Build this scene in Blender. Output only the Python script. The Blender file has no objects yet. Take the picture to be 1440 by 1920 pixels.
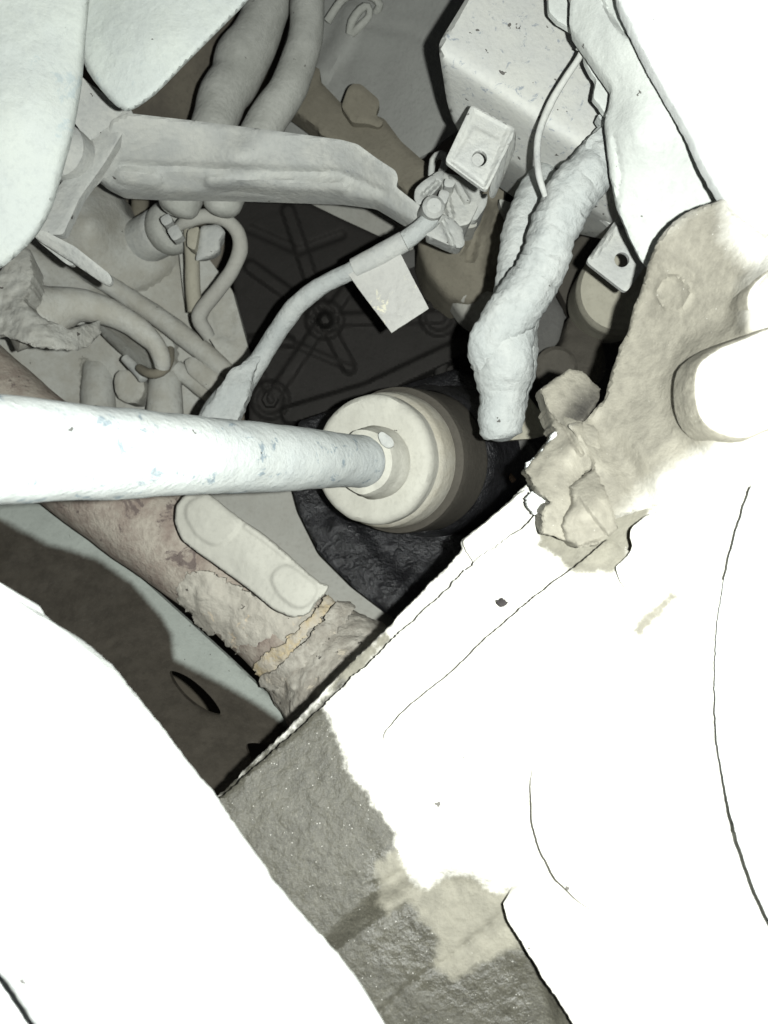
import bpy, math, random
import numpy as np
from mathutils import Matrix, Vector
from mathutils.geometry import delaunay_2d_cdt

random.seed(5)
rng = np.random.default_rng(5)
S = bpy.context.scene

# ------------------------------------------------------------------ camera, light, exposure
F = 1500.0                                  # focal length in photo pixels (photo 1440 x 1920)
CAM = Matrix.Translation((0, 0, 0.55)) @ Matrix.Rotation(math.radians(105), 4, 'X')
R3 = np.array(CAM.to_3x3()); T3 = np.array(CAM.translation)
cd = bpy.data.cameras.new('camera'); cam = bpy.data.objects.new('camera', cd)
S.collection.objects.link(cam); cam.matrix_world = CAM
cd.sensor_fit = 'HORIZONTAL'; cd.sensor_width = 36; cd.lens = 36 * F / 1440
cd.clip_start = 0.01; cd.clip_end = 20
cd.dof.use_dof = True; cd.dof.focus_distance = 0.34; cd.dof.aperture_fstop = 24
S.camera = cam

W = bpy.data.worlds.new('World'); S.world = W; W.use_nodes = True
W.node_tree.nodes['Background'].inputs[0].default_value = (0.9, 0.95, 1, 1)
W.node_tree.nodes['Background'].inputs[1].default_value = 0.03      # faint ambient fill, added to lift the shadows

# the phone's flash: a small lamp beside the lens
ld = bpy.data.lights.new('phone_flash', 'POINT'); ld.energy = 10.4; ld.shadow_soft_size = 0.0028
ld.color = (0.97, 1.0, 0.97)
lo = bpy.data.objects.new('phone_flash', ld); S.collection.objects.link(lo)
lo.location = CAM @ Vector((0.023, 0.002, -0.002))

S.view_settings.view_transform = 'Standard'; S.view_settings.look = 'None'
S.view_settings.exposure = 0; S.view_settings.gamma = 1
S.render.engine = 'CYCLES'; S.cycles.max_bounces = 5; S.cycles.diffuse_bounces = 2
S.cycles.use_denoising = True

# ------------------------------------------------------------------ materials
def mat(name, col, col2=None, bare=None, bare_amt=0.0, bare_scale=60, specks=0.0, bump=0.5, bscale=420,
        rough=0.92, spec=0.15, wet=None, damp=None, var=0.5, coarse=45, edge=10.0, rag=1.0):
    m = bpy.data.materials.new(name); m.use_nodes = True
    nt = m.node_tree; N = nt.nodes; L = nt.links
    b = N['Principled BSDF']
    tc = N.new('ShaderNodeTexCoord'); co = tc.outputs['Object']
    def noise(sc, det=5, ro=0.6, dist=0.0):
        n = N.new('ShaderNodeTexNoise'); n.inputs['Scale'].default_value = sc
        n.inputs['Detail'].default_value = det; n.inputs['Roughness'].default_value = ro
        n.inputs['Distortion'].default_value = dist
        L.new(co, n.inputs['Vector']); return n.outputs['Fac']
    def mapr(x, a, bb, c=0.0, d=1.0):
        n = N.new('ShaderNodeMapRange'); n.inputs[1].default_value = a; n.inputs[2].default_value = bb
        n.inputs[3].default_value = c; n.inputs[4].default_value = d; n.interpolation_type = 'SMOOTHSTEP'
        L.new(x, n.inputs[0]); return n.outputs[0]
    def mth(op, x, y):
        n = N.new('ShaderNodeMath'); n.operation = op
        for i, v in enumerate((x, y)):
            if isinstance(v, (int, float)): n.inputs[i].default_value = v
            else: L.new(v, n.inputs[i])
        return n.outputs[0]
    def mix(f, a, bb):
        n = N.new('ShaderNodeMix'); n.data_type = 'RGBA'
        if isinstance(f, float): n.inputs[0].default_value = f
        else: L.new(f, n.inputs[0])
        for i, v in ((6, a), (7, bb)):
            if isinstance(v, tuple): n.inputs[i].default_value = (*v[:3], 1)
            else: L.new(v, n.inputs[i])
        return n.outputs[2]
    col2 = col2 or tuple(c * 0.78 for c in col)
    n1 = mapr(noise(coarse, 6, .62), .32, .68); n2 = noise(430, 4)
    c = mix(mth('MULTIPLY', n1, var), col, col2)
    c = mix(mapr(n2, .45, .75, 0, .35), c, tuple(x * .8 for x in col2))
    if bare:
        bn = mapr(noise(bare_scale, 9, .72, .6), .62 - bare_amt, .68 - bare_amt)
        c = mix(mth('MULTIPLY', bn, .85), c, bare)
    rg = None
    if specks:
        v = N.new('ShaderNodeTexVoronoi'); v.inputs['Scale'].default_value = 300
        nz = N.new('ShaderNodeTexNoise'); nz.inputs['Scale'].default_value = 500; L.new(co, nz.inputs['Vector'])
        vm = N.new('ShaderNodeVectorMath'); vm.operation = 'SCALE'; vm.inputs['Scale'].default_value = .004; L.new(nz.outputs['Color'], vm.inputs[0])
        va = N.new('ShaderNodeVectorMath'); va.operation = 'ADD'; L.new(co, va.inputs[0]); L.new(vm.outputs[0], va.inputs[1])
        L.new(va.outputs[0], v.inputs['Vector'])
        sel = N.new('ShaderNodeSeparateColor'); L.new(v.outputs['Color'], sel.inputs[0])
        k = mth('MULTIPLY', mth('LESS_THAN', v.outputs['Distance'], mth('MULTIPLY', mth('POWER', sel.outputs[1], 2.5), .34)), mth('LESS_THAN', sel.outputs[0], specks * 1.6))
        c = mix(mth('MULTIPLY', k, .85), c, (.05, .045, .04))
    bh = mth('ADD', mth('MULTIPLY', noise(bscale, 6, .65), 1.0), mth('MULTIPLY', noise(bscale * .22, 4), 1.2))
    bstr = bump; bstr2 = 0
    rgh = rough
    if wet or damp:
        ragged = mth('ADD', mth('MULTIPLY', mth('SUBTRACT', noise(70, 7, .7), .5), 60.0 * rag),
                     mth('MULTIPLY', mth('SUBTRACT', noise(260, 5, .7), .5), 40.0 * rag))
        for nm, colr in (('damp', damp), ('wet', wet)):
            if not colr: continue
            at = N.new('ShaderNodeAttribute'); at.attribute_name = nm
            f = mapr(mth('ADD', at.outputs['Fac'], ragged), -edge, edge)
            cc = mix(mapr(noise(150, 7, .7), .35, .7), colr, tuple(x * .72 for x in colr))
            cc = mix(mapr(noise(60, 6, .6), .5, .75, 0, .6), cc, tuple(x * 1.35 for x in colr))
            if nm == 'wet' and rag > .5:
                cc = mix(mapr(noise(1500, 3, .7), .5, .7, 0, .75), cc, tuple(x * 1.7 for x in colr))
                cc = mix(mapr(noise(700, 4, .6), .5, .7, 0, .6), cc, tuple(x * .6 for x in colr))
            gv = N.new('ShaderNodeTexVoronoi'); gv.inputs['Scale'].default_value = 1100; L.new(co, gv.inputs['Vector'])
            gs = N.new('ShaderNodeSeparateColor'); L.new(gv.outputs['Color'], gs.inputs[0])
            gk = mth('MULTIPLY', mth('LESS_THAN', gv.outputs['Distance'], .2), mth('LESS_THAN', gs.outputs[0], (.05 if nm == 'wet' else .012) if rag > .5 else .0))
            cc = mix(mth('MULTIPLY', gk, .8), cc, (.45, .44, .40))           # glints on the moist mud, painted in as pale specks
            c = mix(f, c, cc)
            rgh = mth('SUBTRACT', rgh, mth('MULTIPLY', f, .42 if nm == 'wet' else .2))
    L.new(c, b.inputs['Base Color'])
    if isinstance(rgh, float): b.inputs['Roughness'].default_value = rgh
    else: L.new(rgh, b.inputs['Roughness'])
    b.inputs['Specular IOR Level'].default_value = spec
    bp = N.new('ShaderNodeBump'); bp.inputs['Strength'].default_value = bstr; bp.inputs['Distance'].default_value = 0.0012
    L.new(bh, bp.inputs['Height']); L.new(bp.outputs[0], b.inputs['Normal'])
    return m

M = {}
M['dust'] = mat('pale_dust', (.46, .465, .43), (.36, .37, .355), bare=(.27, .285, .29), bare_amt=-.02, bare_scale=120, bump=.45, specks=.03, coarse=55, var=.85)
M['dust_smooth'] = mat('pale_dust_on_shell', (.47, .50, .465), (.43, .46, .45), bare=(.38, .43, .43), bare_amt=.02, bump=.45, bscale=260, specks=.02)
M['dust_box'] = mat('dusty_grey_plastic', (.47, .475, .44), (.42, .43, .42), bare=(.23, .255, .285), bare_amt=.045, bare_scale=210, bump=.25, specks=.22)
M['dust_grey'] = mat('grey_dust', (.41, .415, .38), (.31, .315, .285), bump=.45, specks=.02, coarse=60, var=.9)
M['dust_back'] = mat('grey_brown_dust', (.37, .37, .335), (.31, .30, .265), bump=.3)
M['cast'] = mat('dusty_cast_alloy', (.45, .455, .42), (.34, .33, .285), bump=.45, coarse=34, var=1.0, specks=.02)
M['tan'] = mat('tan_dust', (.20, .185, .145), (.15, .138, .108), bump=.3)
M['tan_light'] = mat('light_tan_dust', (.36, .345, .28), (.29, .275, .22), bump=.3)
M['brown'] = mat('brown_grime', (.10, .088, .068), (.07, .06, .048), bump=.3)
M['wall'] = mat('grimy_body_steel', (.22, .20, .165), (.14, .125, .10), bump=.3, coarse=18, var=.9)
M['brownwall'] = mat('brown_stained_wall', (.135, .122, .095), (.085, .076, .062), bump=.3, coarse=30, var=1.0)
M['panel'] = mat('grey_panel_dust', (.285, .29, .27), (.25, .25, .235), bump=.3, specks=.01)
M['dark'] = mat('dark_alloy', (.031, .029, .027), (.024, .023, .021), bump=.35, rough=.8, spec=.1)
M['darkgrey'] = mat('dark_grey_alloy', (.115, .113, .105), (.085, .084, .08), bump=.4, rough=.8)
M['grease'] = mat('oily_black_grime', (.020, .020, .022), (.008, .008, .009), bump=1.0, bscale=520, rough=.30, spec=.7, coarse=120, var=1.0)
M['harness'] = mat('mud_on_taped_harness', (.42, .435, .415), (.34, .36, .35), bump=.9, var=.9, bscale=300, specks=.02)
M['shaft'] = mat('dusty_shaft_steel', (.47, .495, .475), (.42, .45, .45), bare=(.22, .27, .30), bare_amt=.045, bare_scale=110, bump=.5, specks=.02)
M['boot'] = mat('dusty_cream_rubber', (.46, .455, .40), (.40, .392, .34), bump=.3, specks=.02)
M['boot_tan'] = mat('stained_cream_rubber', (.46, .445, .385), (.37, .345, .275), bump=.35, var=.9)
M['cup'] = mat('brown_joint_steel', (.082, .075, .062), (.060, .055, .046), bump=.3, rough=.75)
M['rust'] = mat('rusty_pipe', (.39, .355, .30), (.24, .195, .165), bare=(.125, .10, .092), bare_amt=.055, bare_scale=75, bump=.8, specks=.06, var=1.0, coarse=70)
M['crust'] = mat('dried_mud_crust', (.42, .40, .345), (.34, .315, .27), bare=(.56, .46, .33), bare_amt=.03, bare_scale=45, bump=.7, specks=.06)
M['fitting'] = mat('pitted_fitting', (.40, .38, .33), (.26, .24, .205), bare=(.48, .43, .34), bare_amt=.02, bare_scale=110, bump=1.0, bscale=330, specks=.10, var=1.0, coarse=110)
M['yellow'] = mat('yellow_clay', (.43, .35, .215), (.41, .375, .31), bump=.9, var=1.0, coarse=140, bare=(.42, .39, .33), bare_amt=.08, bare_scale=90, specks=.1)
M['shield'] = mat('dusty_heat_shield', (.43, .425, .375), (.39, .385, .34), bump=.25)
M['floor'] = mat('floor_pan', (.32, .345, .315), (.27, .29, .265), bump=.3, wet=(.052, .046, .037), edge=9, rag=.16, specks=.03)
M['arm'] = mat('caked_mud', (.62, .61, .56), (.55, .54, .49), bump=.5, bscale=520, specks=.006, wet=(.066, .063, .049), damp=(.21, .20, .16), spec=.4, edge=9, rag=.75)
M['knuckle'] = mat('caked_mud_on_knuckle', (.62, .61, .56), (.55, .54, .48), bump=.5, bscale=320, specks=.02, wet=(.05, .047, .042), damp=(.24, .227, .186), spec=.3, edge=30, rag=.6)
M['lower'] = mat('pale_mud', (.62, .64, .62), (.56, .58, .57), bump=.4, bscale=240, specks=.01)
M['flange'] = mat('dusty_painted_flange', (.47, .49, .46), (.42, .44, .42), bump=.5, bscale=240, specks=.06)
M['mud_grey'] = mat('dried_grey_mud', (.40, .40, .365), (.32, .315, .28), bump=.9, bscale=300, specks=.05, coarse=80, var=.9)
M['tag'] = mat('dusty_paper_tag', (.45, .45, .42), (.40, .40, .38), bare=(.66, .64, .50), bare_amt=.03, bare_scale=110, bump=.4)  # the paler flecks paint glossy glints into the tag's colour
M['chip'] = mat('dark_chip', (.05, .045, .045), bump=.8)
M['redplastic'] = mat('red_lead', (.16, .04, .03), bump=.3)
M['needle'] = mat('pale_twig', (.32, .22, .15), bump=.3)

# ------------------------------------------------------------------ geometry helpers
def P(px, py, z):
    """photo pixel and distance along the view axis -> camera space point (metres)"""
    return np.array([(px - 720) / F * z, (960 - py) / F * z, -z])

def to_world(a): return np.asarray(a) @ R3.T + T3

def _hash(i, j, k):
    n = (i * 374761393 + j * 668265263 + k * 2147483647 + 1013904223) & 0xffffffff
    n = ((n ^ (n >> 13)) * 1274126177) & 0xffffffff
    return ((n ^ (n >> 16)) & 0xffff) / 65535.0
def vnoise(p):
    p = np.asarray(p, float); f = np.floor(p); i = f.astype(np.int64); u = p - f; u = u * u * (3 - 2 * u)
    r = 0
    for a in (0, 1):
        for b in (0, 1):
            for c in (0, 1):
                w = (u[:, 0] if a else 1 - u[:, 0]) * (u[:, 1] if b else 1 - u[:, 1]) * (u[:, 2] if c else 1 - u[:, 2])
                r = r + w * _hash(i[:, 0] + a, i[:, 1] + b, i[:, 2] + c)
    return r * 2 - 1
def fbm(p, scale, octv=3):
    r = 0; a = 1.0; t = 0
    for o in range(octv):
        r = r + a * vnoise(p * scale * 2 ** o + 37.1 * o); t += a; a *= .55
    return r / t

WL = {}
def empty(name, label, cat, at, group=None):
    o = bpy.data.objects.new(name, None); S.collection.objects.link(o)
    w = to_world(P(*at)); o.location = w; WL[o] = w
    o.empty_display_size = .01
    o['label'] = label; o['category'] = cat
    if group: o['group'] = group
    return o

def link(name, v_cam, faces, m, parent=None, label=None, cat=None, kind=None, group=None, attrs=None, sharp=38, smooth=True):
    w = to_world(v_cam); c = w.mean(0)
    me = bpy.data.meshes.new(name)
    me.from_pydata((w - c).tolist(), [], faces); me.update()
    me.materials.append(M[m])
    if smooth:
        me.polygons.foreach_set('use_smooth', [True] * len(me.polygons))
        me.set_sharp_from_angle(angle=math.radians(sharp))
    if attrs:
        for k, a in attrs.items():
            at = me.attributes.new(k, 'FLOAT', 'POINT'); at.data.foreach_set('value', np.asarray(a, np.float32))
    o = bpy.data.objects.new(name, me); S.collection.objects.link(o)
    WL[o] = c
    if parent: o.parent = parent; o.location = c - WL[parent]
    else: o.location = c
    if label: o['label'] = label
    if cat: o['category'] = cat
    if kind: o['kind'] = kind
    if group: o['group'] = group
    return o

def chaikin(pts, n):
    p = np.asarray(pts, float)
    for _ in range(n):
        q = np.roll(p, -1, 0)
        p = np.stack([.75 * p + .25 * q, .25 * p + .75 * q], 1).reshape(-1, 2)
    return p
def rounded(pts, r):
    p = np.asarray(pts, float); out = []; n = len(p)
    for i in range(n):
        a, b, c = p[i - 1], p[i], p[(i + 1) % n]
        la, lc = np.hypot(*(a - b)), np.hypot(*(c - b))
        q0 = b + (a - b) / max(la, 1e-6) * min(r, .45 * la); q1 = b + (c - b) / max(lc, 1e-6) * min(r, .45 * lc)
        out += [q0, .25 * q0 + .5 * b + .25 * q1, q1]
    return np.array(out)
def resample(p, step):
    out = []
    for a, b in zip(p, np.roll(p, -1, 0)):
        d = np.hypot(*(b - a)); k = max(1, int(round(d / step)))
        for i in range(k): out.append(a + (b - a) * i / k)
    return np.array(out)
def inside(pts, poly):
    x, y = pts[:, 0], pts[:, 1]; r = np.zeros(len(pts), bool)
    for (x0, y0), (x1, y1) in zip(poly, np.roll(poly, -1, 0)):
        if y0 == y1: continue
        c = ((y0 > y) != (y1 > y)) & (x < (x1 - x0) * (y - y0) / (y1 - y0) + x0)
        r ^= c
    return r
def segdist(pts, a, b):
    a = np.asarray(a, float); b = np.asarray(b, float); ab = b - a; l2 = max(ab @ ab, 1e-9)
    t = np.clip(((pts - a) @ ab) / l2, 0, 1)
    return np.hypot(*(pts - a - t[:, None] * ab).T)
def polydist(pts, poly):
    d = np.full(len(pts), 1e9)
    for a, b in zip(poly, np.roll(poly, -1, 0)): d = np.minimum(d, segdist(pts, a, b))
    return d
def sdist(pts, poly):
    poly = np.asarray(poly, float); d = polydist(pts, poly)
    return np.where(inside(pts, poly), d, -d)
def sstep(x, a, b):
    t = np.clip((x - a) / (b - a), 0, 1); return t * t * (3 - 2 * t)

def tps(ctrl):
    c = np.asarray(ctrl, float); xy = c[:, :2] / 500; n = len(c)
    def U(r2): return np.where(r2 > 1e-12, r2 * np.log(np.maximum(r2, 1e-12)), 0)
    K = U(((xy[:, None] - xy[None]) ** 2).sum(-1)) + 1e-4 * np.eye(n)
    Q = np.hstack([np.ones((n, 1)), xy])
    A = np.block([[K, Q], [Q.T, np.zeros((3, 3))]])
    s = np.linalg.lstsq(A, np.concatenate([c[:, 2], np.zeros(3)]), rcond=None)[0]
    def f(p):
        q = p / 500
        return U(((q[:, None] - xy[None]) ** 2).sum(-1)) @ s[:n] + s[n] + q @ s[n + 1:]
    return f
def zfun(z):
    if callable(z): return z
    if isinstance(z, (int, float)): return lambda p: np.full(len(p), float(z))
    return tps(z)

def slab(name, outline, z, m, thick=.01, g=9, chk=2, rough=0.0, rscale=.035, edge=8, edge_h=None, mud=0.0, mscale=70,
         feats=(), masks=None, holes=(), taper=0.0, **kw):
    """a sheet or casting with the outline of a photo contour at its own depth: domed, embossed, muddy front; walls; back"""
    base = rounded(outline, (0, 6, 26)[chk]) if chk else np.asarray(outline, float)
    def ring(b, step):
        b = resample(b, step)
        if rough:
            q = np.column_stack([b * rscale, np.zeros(len(b))])
            off = np.column_stack([fbm(q + 11.3, 1, 3), fbm(q + 71.7, 1, 3)])
            b = b + off * rough + np.column_stack([fbm(q * 4.3 + 3.1, 1, 2), fbm(q * 4.3 + 51.7, 1, 2)]) * rough * .45
        return b
    loops = [ring(base, g * .6)] + [resample(np.asarray(h, float), g * .5) for h in holes]
    outer = loops[0]
    lo_, hi = outer.min(0), outer.max(0)
    xs = np.arange(lo_[0], hi[0], g); ys = np.arange(lo_[1], hi[1], g * .866)
    X, Y = np.meshgrid(xs, ys); X = X + (np.arange(len(ys)) % 2)[:, None] * g * .5
    gp = np.column_stack([X.ravel(), Y.ravel()])
    gp = gp + rng.uniform(-.12, .12, gp.shape) * g
    ins = inside(gp, outer)
    for h in loops[1:]: ins &= ~inside(gp, h)
    gp = gp[ins]
    dd = np.min([polydist(gp, l) for l in loops], 0)
    gp = gp[dd > g * .42]
    pts = np.vstack(loops + [gp])
    edges = []; k = 0
    for l in loops:
        n = len(l); edges += [(k + i, k + (i + 1) % n) for i in range(n)]; k += n
    r = delaunay_2d_cdt([Vector(p) for p in pts], edges, [], 0, 1e-5)
    V = np.array([tuple(v) for v in r[0]]); Tr = np.array(r[2])
    cen = V[Tr].mean(1); ok = inside(cen, outer)
    for h in loops[1:]: ok &= ~inside(cen, h)
    Tr = Tr[ok]
    # orientation: front faces look at the camera
    a = V[Tr]; ar = (a[:, 1, 0] - a[:, 0, 0]) * (a[:, 2, 1] - a[:, 0, 1]) - (a[:, 1, 1] - a[:, 0, 1]) * (a[:, 2, 0] - a[:, 0, 0])
    Tr[ar > 0] = Tr[ar > 0][:, ::-1]
    used = np.unique(Tr); mp = -np.ones(len(V), int); mp[used] = np.arange(len(used)); V = V[used]; Tr = mp[Tr]
    zz = zfun(z)(V).astype(float)
    d = np.min([polydist(V, l) for l in loops], 0)
    if edge:
        eh = edge_h if edge_h is not None else .55 * edge * zz.mean() / F
        t = np.clip(d / edge, 0, 1); zz = zz + eh * (1 - np.sqrt(np.maximum(0, 1 - (1 - t) ** 2)))
    for ft in feats:
        kind = ft[0]
        if kind == 'cap':
            _, p0, p1, rad, h, soft = ft; q = rad - segdist(V, p0, p1)
        elif kind == 'poly':
            _, pl, h, soft = ft; q = sdist(V, pl)
        elif kind == 'line':
            _, pl, rad, h, soft = ft; q = rad - np.min([segdist(V, a_, b_) for a_, b_ in zip(pl[:-1], pl[1:])], 0)
        elif kind == 'fn':
            zz = zz + ft[1](V); continue
        zz = zz - h * sstep(q, -soft / 2, soft / 2)
    p3 = np.column_stack([(V[:, 0] - 720) / F * zz, (960 - V[:, 1]) / F * zz, -zz])
    if mud:
        dz = mud * fbm(p3, mscale, 4)
        p3 = p3 * (1 + dz / zz)[:, None]
    n = len(V)
    # walls
    ec = {}
    for t in Tr:
        for i in range(3):
            e = (int(t[i]), int(t[(i + 1) % 3])); ec[e] = ec.get(e, 0) + 1
    bnd = [e for e in ec if (e[1], e[0]) not in ec]
    bv = sorted({i for e in bnd for i in e}); bi = {b: i for i, b in enumerate(bv)}
    rows = int(min(6, max(1, round(thick / .006))))
    vs = [p3]; faces = [tuple(map(int, t)) for t in Tr]
    prev = {b: b for b in bv}; cnt = n
    ctr = p3.mean(0)
    def inw(q, f):
        q = q + np.array([0, 0, -thick * f]); sc = 1 - taper * f
        q[:, :2] = ctr[:2] + (q[:, :2] - ctr[:2]) * sc
        return q
    for rw in range(1, rows):
        q = inw(p3[bv], rw / rows)
        if rough: q = q + np.column_stack([fbm(q + 5, 150, 3), fbm(q + 9, 150, 3), np.zeros(len(q))]) * min(.0012, rough * .0003)
        vs.append(q); cur = {b: cnt + i for i, b in enumerate(bv)}; cnt += len(bv)
        for a_, b_ in bnd: faces.append((prev[b_], prev[a_], cur[a_], cur[b_]))
        prev = cur
    vs.append(inw(p3, 1.0))
    for a_, b_ in bnd: faces.append((prev[b_], prev[a_], cnt + a_, cnt + b_))
    faces += [(int(t[0]) + cnt, int(t[2]) + cnt, int(t[1]) + cnt) for t in Tr]
    vall = np.vstack(vs)
    attrs = None
    if m in ('arm', 'knuckle', 'floor'):
        masks = masks or {}
        attrs = {k_: np.full(len(vall), -400.0) for k_ in ('wet', 'damp')}
        for nm, polys in masks.items():
            sd = polys(V, d) if callable(polys) else np.max([sdist(V, pl) for pl in polys], 0); sd = np.clip(sd, -400, 400)
            attrs[nm] = np.concatenate([sd] + [sd[bv]] * (rows - 1) + [sd])
    return link(name, vall, faces, m, attrs=attrs, **kw)

def catmull(pts, step):
    p = np.asarray(pts, float); p = np.vstack([2 * p[0] - p[1], p, 2 * p[-1] - p[-2]]); out = []
    for i in range(1, len(p) - 2):
        a, b, c, d = p[i - 1:i + 3]; k = max(2, int(np.linalg.norm((c - b)[:3]) / step))
        for t in np.linspace(0, 1, k, endpoint=False):
            out.append(.5 * (2 * b + (c - a) * t + (2 * a - 5 * b + 4 * c - d) * t * t + (3 * b - a - 3 * c + d) * t ** 3))
    out.append(p[-2]); return np.array(out)

def tube(name, pts, m, seg=24, step=.003, mud=0.0, mscale=120, wrap=0.0, wpitch=.006, flat=1.0, closed=False, **kw):
    """pts: (px, py, z, half width in px)"""
    c = np.array([[*P(x, y, z), hw * z / F] for x, y, z, hw in pts])
    if closed: c = np.vstack([c, c[:1]])
    c = catmull(c, step); ctr = c[:, :3]; rad = c[:, 3]
    tan = np.gradient(ctr, axis=0); tan /= np.linalg.norm(tan, axis=1)[:, None]
    up = np.array([0, 0, 1.0]); nrm = []
    for t in tan:
        u = up - (up @ t) * t; u /= np.linalg.norm(u); nrm.append(u); up = u
    nrm = np.array(nrm); bin_ = np.cross(tan, nrm)
    th = np.linspace(0, 2 * math.pi, seg, endpoint=False)
    arc = np.concatenate([[0], np.cumsum(np.linalg.norm(np.diff(ctr, axis=0), axis=1))])
    ring = (nrm[:, None] * np.cos(th)[None, :, None] * flat + bin_[:, None] * np.sin(th)[None, :, None])
    q = ctr[:, None] + ring * rad[:, None, None]
    off = np.zeros(q.shape[:2])
    if mud: off += mud * fbm(q.reshape(-1, 3), mscale, 4).reshape(off.shape)
    if wrap:
        ph = (arc[:, None] + .0016 * np.sin(th)[None] + .0025 * fbm(q.reshape(-1, 3), 60, 2).reshape(off.shape)) / wpitch
        s = ph - np.floor(ph); off += wrap * (1 - s) ** 1.0 * np.minimum(1, s * 8)
    q = q + ring * off[..., None]
    nr = len(ctr); v = q.reshape(-1, 3); faces = []
    for i in range(nr - 1):
        for j in range(seg):
            k = (j + 1) % seg; faces.append((i * seg + j, i * seg + k, (i + 1) * seg + k, (i + 1) * seg + j))
    if not closed:
        v = np.vstack([v, ctr[0] - tan[0] * rad[0] * .25, ctr[-1] + tan[-1] * rad[-1] * .25]); a = nr * seg
        for j in range(seg):
            k = (j + 1) % seg; faces.append((a, k, j)); faces.append((a + 1, (nr - 1) * seg + j, (nr - 1) * seg + k))
    return link(name, v, faces, m, **kw)

def lathe(name, at, axis, prof, m, seg=72, mud=0.0, mscale=90, **kw):
    """prof: (distance along the axis, radius) in metres"""
    o = P(*at); d = np.asarray(axis, float); d /= np.linalg.norm(d)
    u = np.cross(d, [0, 1, 0]); u /= np.linalg.norm(u); w = np.cross(d, u)
    pr = []
    for (t0, r0), (t1, r1) in zip(prof[:-1], prof[1:]):
        k = max(1, int(math.hypot(t1 - t0, r1 - r0) / .002))
        pr += [(t0 + (t1 - t0) * i / k, r0 + (r1 - r0) * i / k) for i in range(k)]
    pr.append(prof[-1]); pr = np.array(pr)
    th = np.linspace(0, 2 * math.pi, seg, endpoint=False)
    ring = u[None] * np.cos(th)[:, None] + w[None] * np.sin(th)[:, None]
    q = o + pr[:, 0, None, None] * d + pr[:, 1, None, None] * ring[None]
    if mud:
        f = fbm(q.reshape(-1, 3), mscale, 3).reshape(q.shape[:2]); q = q - d * (mud * f)[..., None] + ring[None] * (mud * .6 * f)[..., None]
    n = len(pr); v = q.reshape(-1, 3); faces = []
    for i in range(n - 1):
        for j in range(seg):
            k = (j + 1) % seg; faces.append((i * seg + j, (i + 1) * seg + j, (i + 1) * seg + k, i * seg + k))
    return link(name, v, faces, m, **kw)

def rect(cx, cy, w, h, ang=0):
    c, s = math.cos(math.radians(ang)), math.sin(math.radians(ang))
    return [(cx + x * c - y * s, cy + x * s + y * c) for x, y in ((-w / 2, -h / 2), (w / 2, -h / 2), (w / 2, h / 2), (-w / 2, h / 2))]
def circ(cx, cy, r, n=28, ry=None):
    ry = ry or r
    return [(cx + r * math.cos(2 * math.pi * i / n), cy + ry * math.sin(2 * math.pi * i / n)) for i in range(n)]
VIEW = (0, 0, -1)

# ================================================================== THE SETTING
slab('bulkhead_wall', [(-500, -500), (1940, -500), (1940, 2420), (-500, 2420)], [(0, 0, .68), (1440, 0, .70), (720, 960, .66), (0, 1920, .66), (1440, 1920, .66), (350, 150, .62)],
     'wall', thick=.01, g=40, chk=0, mud=.008, mscale=14, kind='structure')
slab('body_panel', [(560, -60), (1080, -60), (1000, 200), (862, 240), (782, 303), (650, 300), (480, 250), (540, 60)],
     [(600, 0, .525), (850, 0, .49), (600, 250, .53), (850, 240, .48), (720, 120, .505)], 'panel', thick=.004, g=11, edge=3, mud=.001,
     feats=[('line', [(660, 20), (640, 80), (600, 135)], 18, .004, 16), ('line', [(690, 45), (770, 60), (850, 110)], 6, -.002, 20)], kind='structure')
slab('floor_pan', [(-120, 900), (40, 940), (100, 950), (260, 1080), (420, 1225), (520, 1320), (640, 1330), (800, 1500), (760, 1800), (200, 1800), (-160, 1300)],
     [(0, 1000, .452), (250, 1100, .445), (500, 1330, .408), (400, 1450, .372), (0, 1300, .41), (700, 1700, .335)], 'floor', thick=.004, g=9, edge=3, mud=.0012,
     holes=[chaikin([(314, 1258), (330, 1258), (362, 1274), (400, 1310), (418, 1341), (398, 1342), (362, 1322), (332, 1292)], 2),
            chaikin([(456, 1395), (480, 1392), (520, 1400), (545, 1440), (520, 1470), (478, 1440)], 2)],
     masks={'wet': [[(-160, 925), (0, 972), (90, 1020), (180, 1046), (246, 1092), (300, 1150), (324, 1190), (326, 1236), (420, 1282), (470, 1312), (560, 1372), (800, 1500), (800, 1800), (-160, 1800)]]},
     kind='structure')
slab('tunnel_wall', [(250, 860), (560, 860), (600, 1000), (680, 1110), (790, 1180), (760, 1230), (600, 1200), (400, 1060)],
     [(400, 940, .50), (560, 940, .50), (720, 1170, .46), (600, 1100, .475)], 'dust_back', thick=.004, g=12, edge=3, mud=.001, kind='structure')
slab('rail_pan', [(160, 1100), (660, 1240), (720, 1560), (240, 1520)], [(300, 1250, .545), (600, 1250, .54), (500, 1550, .53)], 'brown', thick=.003, g=20, edge=2, kind='structure')
slab('side_panel', [(990, 360), (1150, 360), (1230, 480), (1240, 740), (1000, 840), (860, 800), (900, 560)], [(1000, 400, .56), (1200, 500, .52), (1000, 800, .54)],
     'darkgrey', thick=.004, g=12, edge=3, mud=.003, mscale=40, kind='structure')

slab('inner_wall', [(60, -80), (640, -80), (620, 120), (540, 300), (200, 330), (60, 200)], [(100, 0, .535), (450, 0, .535), (350, 200, .54), (600, 100, .60)], 'brownwall', thick=.004, g=12, edge=3, mud=.004, mscale=35, kind='structure')
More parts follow.
